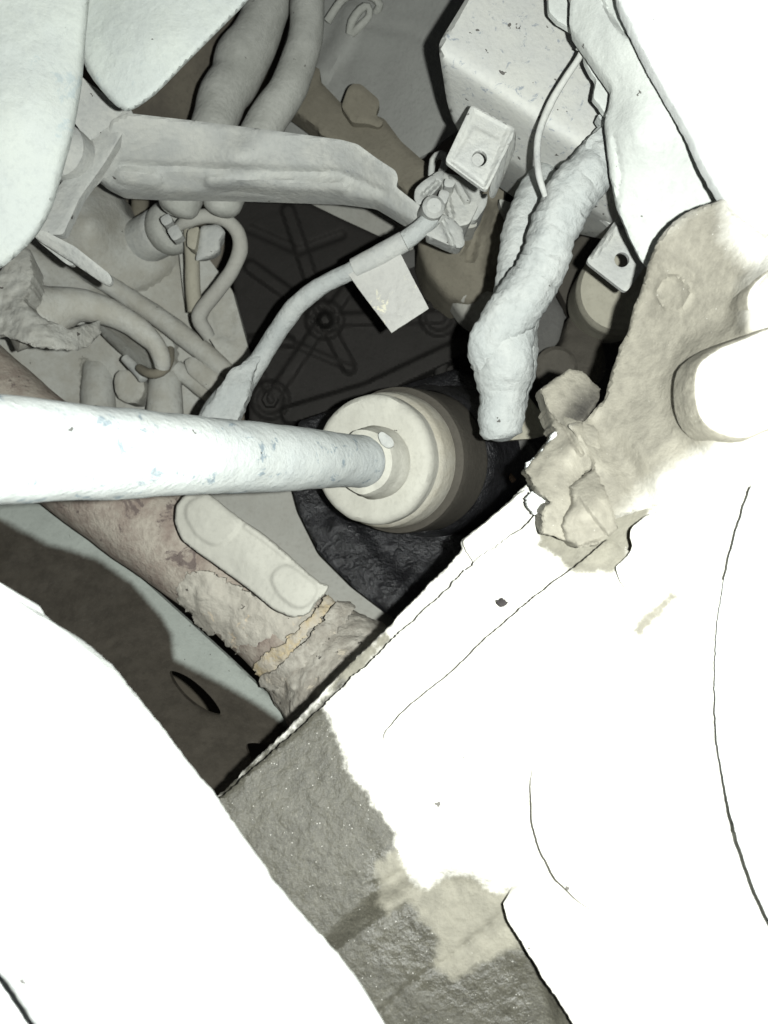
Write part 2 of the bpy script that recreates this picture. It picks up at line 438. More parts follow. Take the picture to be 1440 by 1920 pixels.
# ================================================================== REAR ENGINE BAY
t = empty('tie_bar', 'tan dirt covered bar with a square tab running behind the pale crossbar', 'bar', (700, 260, .55))
slab('bar', [(560, 118), (600, 128), (600, 152), (642, 196), (720, 222), (752, 265), (792, 300), (850, 345), (845, 430), (745, 345), (690, 300), (598, 250), (597, 240), (535, 195), (520, 150)],
     [(560, 150, .505), (840, 380, .468), (700, 280, .485)], 'tan', thick=.02, g=8, chk=1, edge=12, mud=.001, parent=t)
slab('tab', [(640, 200), (652, 166), (660, 157), (676, 157), (710, 186), (712, 196), (704, 216), (720, 228), (712, 240), (690, 232), (660, 230)], .484, 'tan', thick=.006, g=7, chk=1, edge=6, parent=t)

t = empty('clip_cluster', 'tangle of small dusty clips at the top edge on the grey panel', 'clips', (660, 30, 0.515))
tube('clip', [(614, 40, 0.515, 8), (632, 12, 0.510, 8), (652, -8, 0.505, 8), (690, -10, 0.505, 8), (712, 8, 0.505, 8), (704, 22, 0.510, 7)], 'dust_grey', seg=10, mud=.0006, parent=t)
tube('clip', [(655, 62, 0.510, 7), (660, 40, 0.505, 8), (676, 18, 0.503, 8), (690, 12, 0.503, 7), (692, 30, 0.505, 7), (672, 52, 0.507, 8), (660, 64, 0.510, 7)], 'dust_grey', seg=10, mud=.0006, parent=t)
slab('clip_plate', [(620, 0), (670, -10), (700, 0), (690, 25), (660, 30), (630, 34)], 0.520, 'dust_grey', thick=.008, g=7, edge=5, parent=t)

tube('coolant_hose', [(515, -60, .505, 38), (505, 0, .50, 40), (480, 70, .495, 44), (455, 110, .492, 50), (440, 150, .49, 46), (415, 185, .485, 44), (400, 240, .48, 42), (370, 310, .475, 40), (340, 372, .468, 40), (334, 392, .466, 34), (331, 401, .466, 22)],
     'dust_grey', mud=.0012, mscale=70, label='thicker lumpy grey hose, left one of the pair passing behind the crossbar', cat='hose', group='grey hoses behind the crossbar')
tube('coolant_hose', [(572, -60, .485, 32), (576, 0, .48, 32), (574, 60, .478, 32), (562, 110, .475, 33), (538, 170, .472, 35), (508, 215, .47, 36), (482, 260, .468, 36), (446, 320, .466, 36), (421, 366, .464, 38), (416, 390, .463, 34), (414, 402, .463, 20)],
     'dust_grey', mud=.0006, label='smooth grey hose on the right of the pair, curving down behind the crossbar', cat='hose', group='grey hoses behind the crossbar')

# ---- left gearbox casing
t = empty('gearbox_casing', 'large grey dusty gearbox casing with ribs behind the drive shaft', 'casing', (250, 620, .55))
zc = [(100, 450, .52), (190, 330, .535), (240, 420, .545), (330, 500, .55), (450, 560, .565), (460, 700, .565), (300, 860, .56), (0, 860, .55), (0, 500, .52), (150, 700, .555), (300, 680, .55), (170, 420, .515)]
slab('casing', [(-60, 400), (120, 390), (188, 322), (214, 348), (236, 400), (262, 420), (345, 440), (432, 548), (470, 690), (430, 750), (400, 880), (-60, 880)], zc, 'cast', thick=.05, g=8, chk=1, edge=10, mud=.0015, mscale=40,
     feats=[('line', [(60, 455), (180, 520), (300, 600), (440, 700)], 10, .004, 14), ('line', [(345, 700), (450, 760)], 14, .006, 10), ('poly', [(330, 640), (430, 690), (400, 740), (330, 690)], .006, 8), ('line', [(158, 680), (165, 860)], 6, -.005, 8), ('fn', lambda V: -.016 * np.sqrt(np.maximum(0, 1 - ((V[:, 0] - 165) / 185) ** 2 - ((V[:, 1] - 440) / 125) ** 2)))], parent=t)
slab('side_plate', [(332, 440), (352, 432), (436, 545), (474, 684), (452, 694), (420, 678), (345, 560)], [(340, 440, .535), (436, 545, .54), (470, 690, .54)], 'cast', thick=.01, g=7, chk=1, edge=3, mud=.0008, parent=t,
     feats=[('poly', [(400, 580), (440, 580), (440, 640), (405, 630)], -.003, 14)])
tube('rib', [(70, 462, .515, 16), (180, 520, .52, 17), (290, 590, .53, 19), (370, 650, .535, 20), (440, 712, .54, 18)], 'cast', seg=16, mud=.0008, parent=t)
tube('rib', [(330, 690, .54, 16), (390, 735, .54, 18), (440, 770, .54, 16)], 'cast', seg=14, mud=.0008, parent=t)
tube('cast_column', [(190, 600, .64, 20), (187, 650, .585, 24), (185, 700, .56, 29), (184, 780, .552, 33), (182, 880, .545, 35)], 'cast', seg=18, mud=.001, parent=t)
tube('cast_column', [(314, 640, .62, 20), (313, 680, .56, 26), (310, 720, .54, 31), (308, 790, .535, 35), (304, 880, .53, 37)], 'cast', seg=18, mud=.001, parent=t)
slab('lug', [(222, 690), (262, 700), (275, 730), (255, 760), (220, 750), (212, 715)], .525, 'cast', thick=.02, g=6, edge=9, mud=.001, parent=t)
slab('lug', [(345, 676), (362, 668), (424, 712), (420, 726), (400, 740), (352, 700)], .525, 'cast', thick=.015, g=6, chk=1, edge=7, mud=.0006, parent=t)
tube('bolt', [(235, 672, .515, 9), (262, 700, .51, 10), (268, 712, .508, 8)], 'dust', seg=12, parent=t)

t = empty('shift_linkage', 'curved dusty shift lever arm ending in a yellowish collar over a grey column', 'lever', (240, 640, .48))
tube('lever_arm', [(20, 590, .455, 70), (90, 585, .465, 50), (150, 572, .47, 30), (215, 590, .475, 24), (262, 618, .478, 22), (292, 646, .48, 18), (304, 676, .482, 17), (304, 688, .484, 15)], 'cast', seg=20, mud=.0015, mscale=60, parent=t)
slab('web', [(170, 606), (200, 596), (250, 612), (285, 650), (296, 690), (262, 690), (222, 660)], [(170, 600, .505), (290, 680, .515), (220, 650, .52)], 'cast', thick=.006, g=7, edge=3, parent=t)
tube('collar', [(262, 690, .495, 8), (280, 700, .488, 9), (302, 698, .486, 9), (318, 680, .49, 8), (320, 655, .50, 7)], 'tan', seg=12, mud=.0006, parent=t)

t = empty('hose_joint', 'pale clustered pipe joint with a thin hose looping over it', 'pipe joint', (340, 440, .50))
tube('joint_block', [(252, 462, .545, 38), (256, 460, .544, 42), (280, 447, .535, 43), (303, 434, .527, 43), (306, 432, .526, 38)], 'dust', seg=32, mud=.0006, parent=t)
tube('joint_clamp', [(300, 438, .526, 34), (312, 432, .522, 47), (326, 424, .518, 47), (336, 418, .515, 34), (344, 414, .51, 18)], 'dust_grey', seg=32, mud=.0008, parent=t)
slab('clamp_ear', rect(312, 412, 18, 20, 60), .482, 'dust', thick=.008, g=5, chk=1, edge=3, parent=t)
slab('clamp_ear', rect(328, 436, 26, 22, 60), .48, 'dust', thick=.008, g=5, chk=1, edge=3, parent=t)
tube('loop_hose', [(336, 424, .485, 10), (350, 415, .482, 12), (385, 405, .48, 13), (422, 412, .48, 13), (446, 436, .482, 14), (450, 470, .486, 14), (432, 512, .49, 14), (405, 548, .495, 14), (380, 580, .50, 15), (374, 600, .503, 15), (392, 632, .51, 12)], 'dust_back', seg=16, step=.002, mud=.0005, parent=t)
tube('down_pipe', [(356, 432, .505, 12), (360, 480, .507, 14), (362, 540, .51, 14), (366, 585, .512, 14)], 'tan_light', seg=16, mud=.0004, parent=t)
slab('connector_plug', [(376, 424), (410, 420), (424, 436), (412, 452), (414, 468), (396, 482), (366, 490), (370, 470)], .488, 'dust', thick=.012, taper=.3, g=4, chk=1, edge=11, mud=.0008, parent=t)
slab('connector_key', [(352, 430), (374, 424), (366, 470), (350, 462)], .484, 'tan_light', thick=.01, g=6, chk=1, edge=4, parent=t)
tube('rear_pipe', [(264, 340, .57, 16), (262, 400, .57, 16), (262, 440, .57, 16)], 'tan', seg=14, label='short tan pipe standing in the dark gap under the crossbar', cat='pipe')

# ---- dark gearbox end cover
t = empty('gearbox_cover', 'black dirty gearbox end cover with ribs and bolt bosses behind the cable', 'gearbox cover', (650, 600, .54))
ribs = [[(609, 600), (507, 750)], [(609, 600), (823, 594)], [(609, 600), (540, 395)], [(609, 600), (470, 500)], [(609, 600), (655, 690)], [(540, 640), (470, 640)], [(609, 600), (700, 480)]]
slab('cover', [(428, 395), (462, 362), (520, 352), (640, 410), (770, 470), (832, 545), (892, 590), (900, 640), (890, 720), (700, 790), (540, 830), (470, 830), (462, 690), (440, 560)],
     [(440, 400, .57), (700, 430, .56), (880, 620, .535), (480, 800, .545), (650, 600, .545)], 'dark', thick=.04, g=4, chk=1, edge=10, mud=.0007,
     feats=[('line', r_, 12, .006, 10) for r_ in ribs] + [('cap', p, p, 36, .006, 10) for p in ((507, 750), (609, 600), (823, 594))]
     + [('cap', p, p, 25, -.004, 8) for p in ((507, 750), (609, 600), (823, 594))] + [('line', [(470, 430), (560, 470), (640, 440)], 8, -.004, 10), ('line', [(507, 750), (470, 640), (540, 640), (655, 690)], 6, .004, 9)] + [('line', [(545, 778), (690, 735), (830, 668), (890, 640)], 17, .010, 10), ('line', [(560, 806), (700, 768), (850, 695)], 13, -.010, 8)], parent=t)
for (x, y) in ((507, 750), (609, 600), (823, 594)):
    lathe('bolt_head', (x, y, .538 if x > 520 else .54), VIEW, [(-.003, .0001), (-.003, .0050), (-.001, .0058), (.006, .0058)], 'dark', seg=6, parent=t)
slab('ledge', [(500, 380), (610, 372), (760, 380), (830, 470), (770, 475), (640, 412)], [(500, 380, .60), (800, 450, .57), (700, 380, .58)], 'dust_back', thick=.01, g=10, chk=1, edge=4, mud=.001, parent=t)
slab('side_web', [(740, 480), (800, 460), (820, 560), (790, 540), (760, 520)], .55, 'darkgrey', thick=.01, g=8, chk=1, edge=4, mud=.001, parent=t)
tube('casting_rib', [(832, 665, .53, 12), (826, 700, .53, 12), (822, 740, .53, 12)], 'dark', seg=10, parent=t)
tube('casting_rib', [(850, 660, .535, 10), (880, 730, .535, 12), (905, 800, .535, 12)], 'dark', seg=10, parent=t)

t = empty('differential_housing', 'oily black differential housing around the inner shaft joint', 'housing', (760, 980, .48))
slab('housing', [(545, 905), (560, 960), (600, 1040), (660, 1100), (745, 1165), (800, 1140), (960, 1000), (1060, 900), (1060, 800), (960, 740), (860, 690), (700, 740), (560, 790)],
     [(560, 920, .475), (740, 1150, .44), (800, 1000, .465), (980, 880, .475), (700, 760, .50), (1000, 780, .50)], 'grease', thick=.06, g=7, chk=1, edge=14, mud=.0020, mscale=260,
     feats=[('line', [(640, 990), (740, 1110)], 26, .004, 30), ('cap', (770, 1095), (770, 1095), 20, .003, 10)], parent=t)
slab('rear_plate', [(870, 800), (960, 790), (1010, 850), (1000, 900), (960, 960), (900, 985), (880, 900)], .47, 'darkgrey', thick=.01, g=9, edge=6, mud=.003, parent=t)
tube('twig', [(920, 851, .46, 5), (940, 874, .455, 6), (964, 902, .45, 5)], 'needle', seg=8, label='thin pale twig lying on the black oily housing right of the joint', cat='twig')
slab('red_clip', [(914, 862), (924, 858), (926, 872), (916, 876)], .462, 'redplastic', thick=.003, g=4, chk=1, edge=2, label='tiny red fragment beside the pale twig right of the joint', cat='fragment')

# ---- thermostat / sensor housing
t = empty('sensor_housing', 'tan grimy sensor housing under the plug cluster', 'housing', (860, 500, .48))
slab('housing_body', [(790, 400), (870, 340), (950, 335), (995, 350), (985, 400), (950, 440), (938, 520), (930, 580), (890, 575), (838, 560), (800, 510), (784, 460)],
     [(800, 440, .485), (980, 360, .47), (930, 560, .485), (870, 450, .465)], 'tan', thick=.05, g=7, chk=1, edge=14, mud=.0012, feats=[('line', [(905, 380), (880, 480)], 10, -.006, 14), ('line', [(940, 400), (925, 500)], 16, .008, 20)], parent=t)
slab('foot', [(806, 520), (850, 540), (915, 545), (960, 560), (945, 600), (910, 625), (868, 596), (832, 545)], [(820, 530, .50), (940, 600, .48), (900, 560, .485)], 'dust_back', thick=.02, g=7, chk=1, edge=9, mud=.001,
     feats=[('cap', (845, 548), (868, 556), 10, .005, 6)], parent=t)
slab('dark_port', [(948, 345), (985, 338), (1000, 360), (975, 392), (945, 380)], .462, 'dark', thick=.01, g=6, chk=1, edge=5, parent=t)
slab('bracket_ear', [(935, 300), (990, 325), (985, 342), (955, 338)], .44, 'dust', thick=.006, g=6, chk=1, edge=3, parent=t)
slab('bracket_ear', [(935, 372), (972, 384), (966, 402), (950, 410), (940, 392)], .45, 'dust_grey', thick=.006, g=6, chk=1, edge=3, parent=t)

# ---- right engine block remains seen between harness and knuckle
t = empty('engine_block', 'dark grey lumpy engine block seen between the wrapped harness and the knuckle', 'engine block', (1050, 620, .5))
slab('block_face', [(1000, 540), (1030, 500), (1050, 530), (1040, 560), (1056, 580), (1058, 600), (1048, 640), (1030, 660), (1000, 680), (985, 690), (980, 580)], .50, 'darkgrey', thick=.02, g=7, chk=1, edge=8, mud=.002, parent=t)
slab('block_boss', [(1050, 400), (1078, 398), (1090, 425), (1080, 450), (1050, 475), (1040, 450)], .49, 'darkgrey', thick=.02, g=7, edge=8, mud=.001, parent=t)
slab('block_plate', [(1075, 410), (1120, 400), (1140, 430), (1110, 460), (1092, 500), (1100, 580), (1070, 590), (1056, 560), (1040, 530), (1060, 470), (1092, 440)], .515, 'cup', thick=.01, g=7, chk=1, edge=6, mud=.0015, parent=t)
slab('block_lump', [(1066, 590), (1090, 580), (1110, 600), (1130, 640), (1140, 700), (1110, 730), (1040, 720), (1010, 700), (1040, 660), (1058, 640)], [(1080, 600, .49), (1100, 700, .47), (1040, 700, .475)], 'cup', thick=.03, g=7, chk=2, edge=12, mud=.004, mscale=55, parent=t)
lathe('block_port', (1042, 690, .47), VIEW, [(-.004, .0001), (-.004, .010), (-.002, .0125), (.01, .0125)], 'cup', seg=30, mud=.0005, parent=t)
lathe('filter_canister', (1168, 540, .44), (.12, .1, -1), [(0, .0001), (0, .018), (.002, .0225), (.008, .0245), (.05, .0245)], 'tan_light', seg=56, mud=.0003, label='tan round canister behind the bracket with a hole near the knuckle', cat='canister')
slab('mount_plate', [(975, 740), (985, 735), (1042, 810), (1000, 822), (945, 826), (935, 800)], [(980, 740, .43), (1040, 810, .42), (945, 820, .43)], 'tan_light', thick=.006, g=7, chk=1, edge=4, mud=.0006, label='small tan plate showing right of the harness end above the housing', cat='plate')

# ================================================================== MIDDLE DEPTH
t = empty('crossbar', 'long pale stamped steel crossbar with an embossed rib under the hoses', 'crossbar', (480, 300, .42))
slab('crossbar_beam', [(208, 226), (240, 212), (370, 227), (500, 243), (640, 262), (670, 270), (708, 298), (742, 320), (747, 336), (742, 350), (790, 388), (800, 420), (776, 418), (705, 376), (640, 368), (450, 362), (300, 360), (222, 356), (190, 340), (168, 322), (196, 286)],
     [(200, 300, .418), (450, 250, .413), (640, 280, .41), (780, 400, .405), (640, 360, .428), (450, 350, .432), (250, 345, .432), (450, 300, .41)], 'dust', thick=.012, g=6, chk=1, edge=8, mud=.0008, mscale=50,
     feats=[('cap', (395, 341), (640, 350), 11, .004, 12), ('cap', (232, 330), (290, 338), 14, .003, 12), ('line', [(230, 308), (420, 316), (640, 324), (720, 360)], 5, -.002, 12)], parent=t)
slab('brace_strip', [(228, 190), (246, 205), (250, 216), (196, 306), (150, 370), (118, 440), (60, 440), (100, 362), (160, 285), (200, 225)], [(235, 210, .41), (160, 320, .405), (90, 430, .40)], 'dust', thick=.006, g=7, chk=1, edge=5, mud=.0006, parent=t)
lathe('round_boss', (112, 280, .40), (.25, 0, -1), [(-.004, .0001), (-.004, .009), (.0, .0135), (.02, .0135)], 'dust', seg=36, mud=.0004, parent=t)
slab('gusset', [(140, 130), (160, 150), (236, 206), (200, 240), (165, 266), (140, 230), (110, 190)], [(150, 150, .40), (230, 210, .41), (160, 260, .405)], 'dust', thick=.008, g=8, chk=1, edge=3, mud=.0005, parent=t)

slab('shell_cover', [(-140, -140), (178, -140), (168, 0), (160, 80), (154, 160), (138, 250), (116, 330), (98, 392), (72, 440), (30, 482), (-10, 512), (-140, 560)],
     [(0, 0, .312), (150, 0, .322), (150, 160, .325), (100, 390, .327), (0, 500, .325), (0, 250, .312), (80, 200, .315), (-140, 200, .312)], 'dust_smooth', thick=.012, taper=.25, g=8, edge=20, edge_h=.004, mud=.0012, mscale=45,
     label='big smooth rounded pale shell filling the top left corner', cat='shell')
slab('mount_cover', [(120, -140), (560, -140), (468, 0), (400, 68), (340, 128), (290, 180), (250, 207), (232, 210), (205, 188), (160, 132), (140, 60)],
     [(180, 0, .340), (300, 0, .334), (440, 0, .338), (240, 200, .342), (170, 130, .342), (290, 90, .335), (300, -140, .332)], 'dust_smooth', thick=.012, taper=.3, g=5, edge=14, edge_h=.003, mud=.0008, mscale=45,
     label='pale pointed wedge shaped cover beside the big rounded shell', cat='cover')

t = empty('blade_bracket', 'bright thin angled bracket poking out below the rounded shell', 'bracket', (135, 485, .40))
slab('blade', [(58, 436), (66, 430), (86, 434), (140, 462), (206, 514), (211, 528), (204, 536), (194, 532), (138, 494), (68, 448)], [(60, 436, .385), (205, 525, .39), (140, 465, .385)], 'dust', thick=.003, g=5, chk=1, edge=4, mud=.0005, parent=t)
slab('flange', [(64, 446), (74, 448), (140, 496), (132, 499), (120, 492)], .397, 'dust', thick=.003, g=5, chk=1, edge=2, parent=t)

slab('mud_lump', [(-60, 540), (0, 512), (10, 490), (34, 458), (60, 470), (64, 520), (58, 548), (44, 562), (72, 592), (130, 618), (186, 600), (190, 622), (170, 648), (146, 656), (112, 658), (70, 652), (40, 640), (6, 628), (-60, 640)],
     [(0, 520, .43), (60, 490, .435), (40, 600, .42), (110, 640, .42), (180, 620, .445), (0, 620, .42)], 'mud_grey', thick=.015, g=4, chk=1, rough=4, rscale=.06, edge=6, edge_h=.002, mud=.004, mscale=90, taper=.25,
     label='crumbly dried mud lump at the left edge above the rusty pipe', cat='mud lump')

# ---- wiring with the tag, plugs
t = empty('sensor_cable', 'pale dusty cable with a hanging label flag running from the plugs down to the shaft', 'cable', (600, 560, .42))
tube('cable', [(812, 405, .395, 17), (785, 432, .397, 17), (750, 458, .40, 17), (700, 486, .405, 17), (650, 512, .41, 17), (600, 538, .415, 17), (560, 570, .42, 18), (532, 604, .425, 19), (508, 640, .43, 18), (486, 676, .432, 19), (462, 706, .434, 24), (440, 735, .434, 28), (415, 770, .432, 32), (395, 810, .43, 34)],
     'harness', seg=20, step=.002, mud=.0007, parent=t)
tube('cable_tape', [(758, 453, .3985, 19), (720, 474, .401, 20), (665, 503, .406, 19)], 'dust', seg=20, mud=.0004, parent=t)
slab('label_flag', [(652, 514), (748, 470), (804, 578), (734, 624)], [(652, 514, .405), (748, 470, .398), (800, 580, .395), (734, 624, .40)], 'tag', thick=.001, g=6, chk=0, rough=1, edge=2, mud=.001, mscale=40,
     feats=[('line', [(700, 590), (740, 586), (770, 600)], 3, -.0008, 5), ('line', [(740, 540), (742, 586)], 2, -.0006, 5)], parent=t)
slab('tape_sleeve', [(492, 664), (470, 674), (432, 692), (420, 716), (400, 746), (374, 778), (400, 830), (440, 800), (462, 745), (476, 700)], [(490, 670, .425), (430, 700, .422), (390, 790, .418), (450, 760, .42)], 'harness', thick=.008, g=6, chk=1, rough=5, edge=8, mud=.003, mscale=90, parent=t)

t = empty('plug_cluster', 'dusty cluster of moulded electrical plugs below the small holed bracket', 'connector', (840, 380, .40))
slab('plug_body', [(830, 322), (862, 330), (905, 352), (900, 380), (880, 420), (860, 425), (832, 415), (822, 370)], [(830, 330, .412), (900, 360, .408), (850, 420, .404)], 'dust', thick=.03, g=4, taper=.1, chk=1, edge=7, mud=.0008,
     feats=[('line', [(850, 330), (875, 375)], 7, .004, 6), ('line', [(832, 345), (845, 405)], 6, .004, 6)], parent=t)
slab('plug_housing', [(878, 368), (915, 362), (912, 385), (892, 415), (868, 408)], .413, 'dust', thick=.025, g=6, chk=1, edge=6, mud=.0006, parent=t)
slab('clip_side', [(778, 355), (790, 342), (802, 334), (822, 320), (834, 322), (828, 346), (800, 376), (785, 386), (776, 374)], [(780, 365, .404), (830, 325, .408), (800, 385, .402), (800, 335, .404)], 'dust', thick=.012, g=4, taper=.1, chk=1, edge=5, mud=.0006,
     feats=[('line', [(795, 365), (820, 342)], 4, -.003, 4)], parent=t)
tube('wire_hook', [(808, 330, .425, 6), (812, 300, .422, 7), (826, 290, .42, 8), (836, 300, .42, 8), (828, 322, .42, 7)], 'dust', seg=10, parent=t)
slab('lock_tab', [(834, 334), (855, 338), (850, 352), (832, 350)], .398, 'dust', thick=.01, g=5, chk=1, edge=3, parent=t)
slab('lock_tab', [(826, 354), (844, 360), (836, 384), (820, 372)], .395, 'dust', thick=.01, g=5, chk=1, edge=4, parent=t)
lathe('round_cap', (813, 388, .387), (-.1, .1, -1), [(-.002, .0001), (-.002, .0035), (.0, .0054), (.014, .0058)], 'dust', seg=28, mud=.0003, parent=t)
slab('lever', [(800, 404), (828, 400), (850, 410), (868, 430), (872, 460), (862, 466), (838, 458), (812, 446), (796, 440)], [(800, 420, .396), (870, 460, .402), (860, 415, .402), (815, 446, .396)], 'dust', thick=.012, g=4, taper=.1, chk=1, edge=6, mud=.0008, feats=[('line', [(830, 415), (850, 462)], 4, -.003, 6)], parent=t)
slab('plug_skirt', [(864, 405), (892, 400), (895, 425), (870, 430), (858, 422)], .42, 'dust_back', thick=.02, g=6, chk=1, edge=5, parent=t)

# ---- control box
rid0, rid1 = np.array((826., 100.)), np.array((1150., 312.))
rd = (rid1 - rid0) / np.linalg.norm(rid1 - rid0); rn = np.array((-rd[1], rd[0]))
def boxz(p):
    s = (p - rid0) @ rn
    t_ = (p - rid0) @ rd
    soft = np.logaddexp(0, (s - 4) / 9) * 9
    return .338 + .012 * np.clip(-s / 300, 0, 1) + soft * .00046 + .00001 * t_
slab('control_box', [(930, -120), (872, 0), (828, 72), (823, 84), (824, 102), (838, 190), (848, 226), (858, 240), (900, 268), (1000, 336), (1140, 416), (1160, 430), (1320, 480), (1320, -120)], boxz, 'dust_box', thick=.06, taper=.35, g=7, chk=1, edge=8, edge_h=.003, mud=.0004, mscale=40,
     label='large pale square cornered control box in the upper right', cat='control box')
t = empty('small_bracket', 'small pale bracket with raised edges and a round hole below the control box', 'bracket', (900, 280, .333))
slab('bracket_plate', [(884, 196), (966, 240), (960, 262), (914, 356), (906, 355), (837, 304), (836, 298)], [(880, 200, .334), (965, 240, .334), (915, 355, .329), (838, 300, .329)], 'dust', thick=.0025, g=3, chk=1, edge=3, holes=[circ(899, 297, 14, ry=15)], mud=.0003,
     feats=[('poly', [(889, 206), (952, 240), (908, 350), (846, 302)], -.0012, 7), ('poly', [(889, 238), (936, 262), (908, 346), (850, 301)], .0008, 8), ('line', [(962, 250), (912, 354)], 4, .001, 4)], parent=t)
slab('bracket_side', [(955, 254), (968, 244), (966, 280), (930, 364), (922, 366), (918, 352)], [(960, 254, .336), (966, 280, .345), (925, 360, .338)], 'dust', thick=.004, g=5, chk=1, edge=3, parent=t)
slab('bracket_backing', [(858, 262), (945, 262), (940, 330), (872, 330)], .348, 'dust', thick=.004, g=7, chk=1, edge=2, parent=t)
tube('thin_wire', [(1096, 84, .318, 5), (1086, 108, .32, 6), (1058, 150, .322, 6.5), (1032, 195, .324, 7), (1012, 245, .324, 7), (1007, 285, .324, 7), (1011, 330, .322, 6.5), (1022, 368, .325, 5)], 'dust', seg=12, step=.002, mud=.0002,
     label='thin pale wire arching across the control box down to the harness', cat='wire')

# ---- taped harness
t = empty('wrapped_harness', 'thick mud coated taped wiring harness hanging in front of the engine', 'wiring harness', (1000, 560, .35))
tube('main_branch', [(1180, 240, .34, 40), (1142, 285, .335, 44), (1100, 330, .333, 46), (1062, 380, .333, 46), (1036, 440, .334, 43), (1016, 500, .337, 44), (984, 556, .34, 47), (940, 610, .343, 44), (915, 650, .346, 36), (930, 700, .352, 36)],
     'harness', seg=44, step=.0012, mud=.0017, mscale=170, wrap=.0008, wpitch=.0040, parent=t)
tube('rear_branch', [(1030, 320, .375, 24), (1008, 362, .37, 34), (980, 430, .366, 36), (966, 500, .364, 32), (962, 560, .362, 36), (964, 620, .36, 42), (962, 680, .36, 42), (948, 740, .36, 42), (940, 785, .36, 36), (938, 806, .36, 22)],
     'harness', seg=40, step=.0014, mud=.0013, mscale=130, wrap=.0006, wpitch=.005, parent=t)
tube('mud_bulge', [(1000, 560, .352, 10), (985, 600, .348, 26), (952, 650, .348, 52), (944, 690, .351, 54), (942, 740, .355, 46), (938, 790, .357, 41), (936, 812, .358, 36), (937, 822, .3585, 24), (937, 826, .3585, 10)], 'harness', seg=44, step=.0014, mud=.0020, mscale=100, wrap=.0006, wpitch=.005, parent=t)

# ---- right bracket with hole
t = empty('holed_bracket', 'pale angled bracket with one round hole beside the knuckle', 'bracket', (1160, 480, .37))
slab('bracket_plate', [(1162, 402), (1240, 350), (1230, 470), (1192, 525), (1175, 547), (1168, 545), (1102, 493), (1101, 486)], [(1160, 405, .366), (1220, 450, .36), (1175, 545, .36), (1100, 490, .364)], 'dust', thick=.0025, g=5, chk=1, edge=3, holes=[circ(1166, 487, 14)],
     feats=[('line', [(1112, 482), (1164, 414)], 4, .002, 4)], mud=.0003, parent=t)
slab('bracket_wall', [(1060, 350), (1180, 330), (1210, 400), (1160, 414), (1142, 420)], [(1060, 350, .40), (1160, 410, .385), (1200, 380, .385)], 'dust_box', thick=.004, g=7, chk=0, edge=2, parent=t)

# ---- inner fender flange, upper right
t = empty('fender_flange', 'pale folded body flange running down the right side above the knuckle', 'body flange', (1200, 250, .30))
slab('flange_sheet', [(1050, -80), (1070, 0), (1067, 48), (1090, 82), (1120, 126), (1146, 164), (1141, 196), (1134, 230), (1142, 310), (1160, 395), (1186, 455), (1208, 500), (1240, 520), (1330, 460), (1420, 380), (1400, -80)],
     [(1070, 0, .305), (1140, 200, .304), (1200, 480, .312), (1150, 100, .294), (1190, 250, .293), (1240, 400, .306), (1300, 330, .300), (1230, 100, .284), (1300, 0, .276), (1165, 330, .306)], 'flange', thick=.005, taper=.06, g=6, chk=1, rough=2.0, edge=5, mud=.001, mscale=60,
     feats=[('poly', [(1118, -60), (1136, 20), (1166, 62), (1192, 78), (1196, 60), (1180, 20), (1150, -60)], -.0035, 10), ('line', [(1150, 250), (1164, 330), (1155, 395)], 3, -.001, 8)], parent=t)
slab('rear_strip', [(1024, -60), (1080, -60), (1090, 70), (1070, 52), (1046, 40), (1030, 22)], .322, 'flange', thick=.003, g=6, chk=1, rough=1.5, edge=3, parent=t)
slab('rear_strip', [(1080, 84), (1098, 92), (1096, 110), (1108, 136), (1118, 150), (1112, 184), (1120, 192), (1136, 214), (1160, 220), (1160, 150), (1120, 80)], .316, 'flange', thick=.003, g=5, chk=1, rough=1.5, edge=3, parent=t)
slab('rear_strip', [(1120, 215), (1134, 232), (1120, 245), (1100, 262), (1096, 275), (1110, 300), (1180, 330), (1170, 220)], .325, 'harness', thick=.006, g=6, chk=1, rough=2, edge=5, mud=.001, parent=t)

slab('arch_panel', [(1130, -120), (1160, 0), (1190, 68), (1216, 118), (1243, 166), (1268, 210), (1292, 252), (1322, 318), (1352, 372), (1368, 404), (1430, 470), (1620, 520), (1620, -120)],
     [(1160, 0, .274), (1250, 170, .272), (1350, 370, .270), (1440, 0, .256), (1440, 400, .256), (1340, 150, .262)], 'lower', thick=.005, taper=.04, g=8, chk=1, rough=2.5, edge=10, mud=.001, mscale=60,
     label='glaring white edge of the wheel arch panel in the top right corner', cat='body panel')

# ================================================================== DRIVE SHAFT AND JOINT
t = empty('drive_shaft', 'thick dusty drive shaft with a cream stepped joint reaching into the gearbox', 'drive shaft', (640, 860, .40))
A = P(-160, 843, .185); B = P(700, 866, .392); ax = (B - A) / np.linalg.norm(B - A)
tube('shaft_tube', [(-160, 841, .187, 108), (0, 845, .213, 103), (120, 847, .232, 93), (240, 850, .255, 84), (360, 853, .28, 75), (470, 857, .31, 67), (580, 861, .342, 57), (640, 863, .363, 51), (690, 866, .383, 50), (735, 868, .403, 52)], 'shaft', seg=64, step=.003, mud=.0008, mscale=70, parent=t)
lathe('boot_ring', (672, 866, .372), ax, [(.004, .0120), (.005, .0150), (.009, .0160), (.013, .0166), (.0165, .0178), (.019, .0178)], 'boot', mud=.0015, mscale=110, parent=t)
slab('ring_clip', [(708, 814), (716, 808), (736, 822), (740, 836), (728, 842), (714, 832)], .366, 'dust', thick=.008, g=4, chk=1, edge=4, mud=.0012, mscale=160, parent=t)
lathe('boot_disc', (694, 862, .392), ax, [(-.001, .012), (-.001, .029), (.0005, .0312), (.003, .0322), (.010, .0322)], 'boot', mud=.0010, seg=96, parent=t)
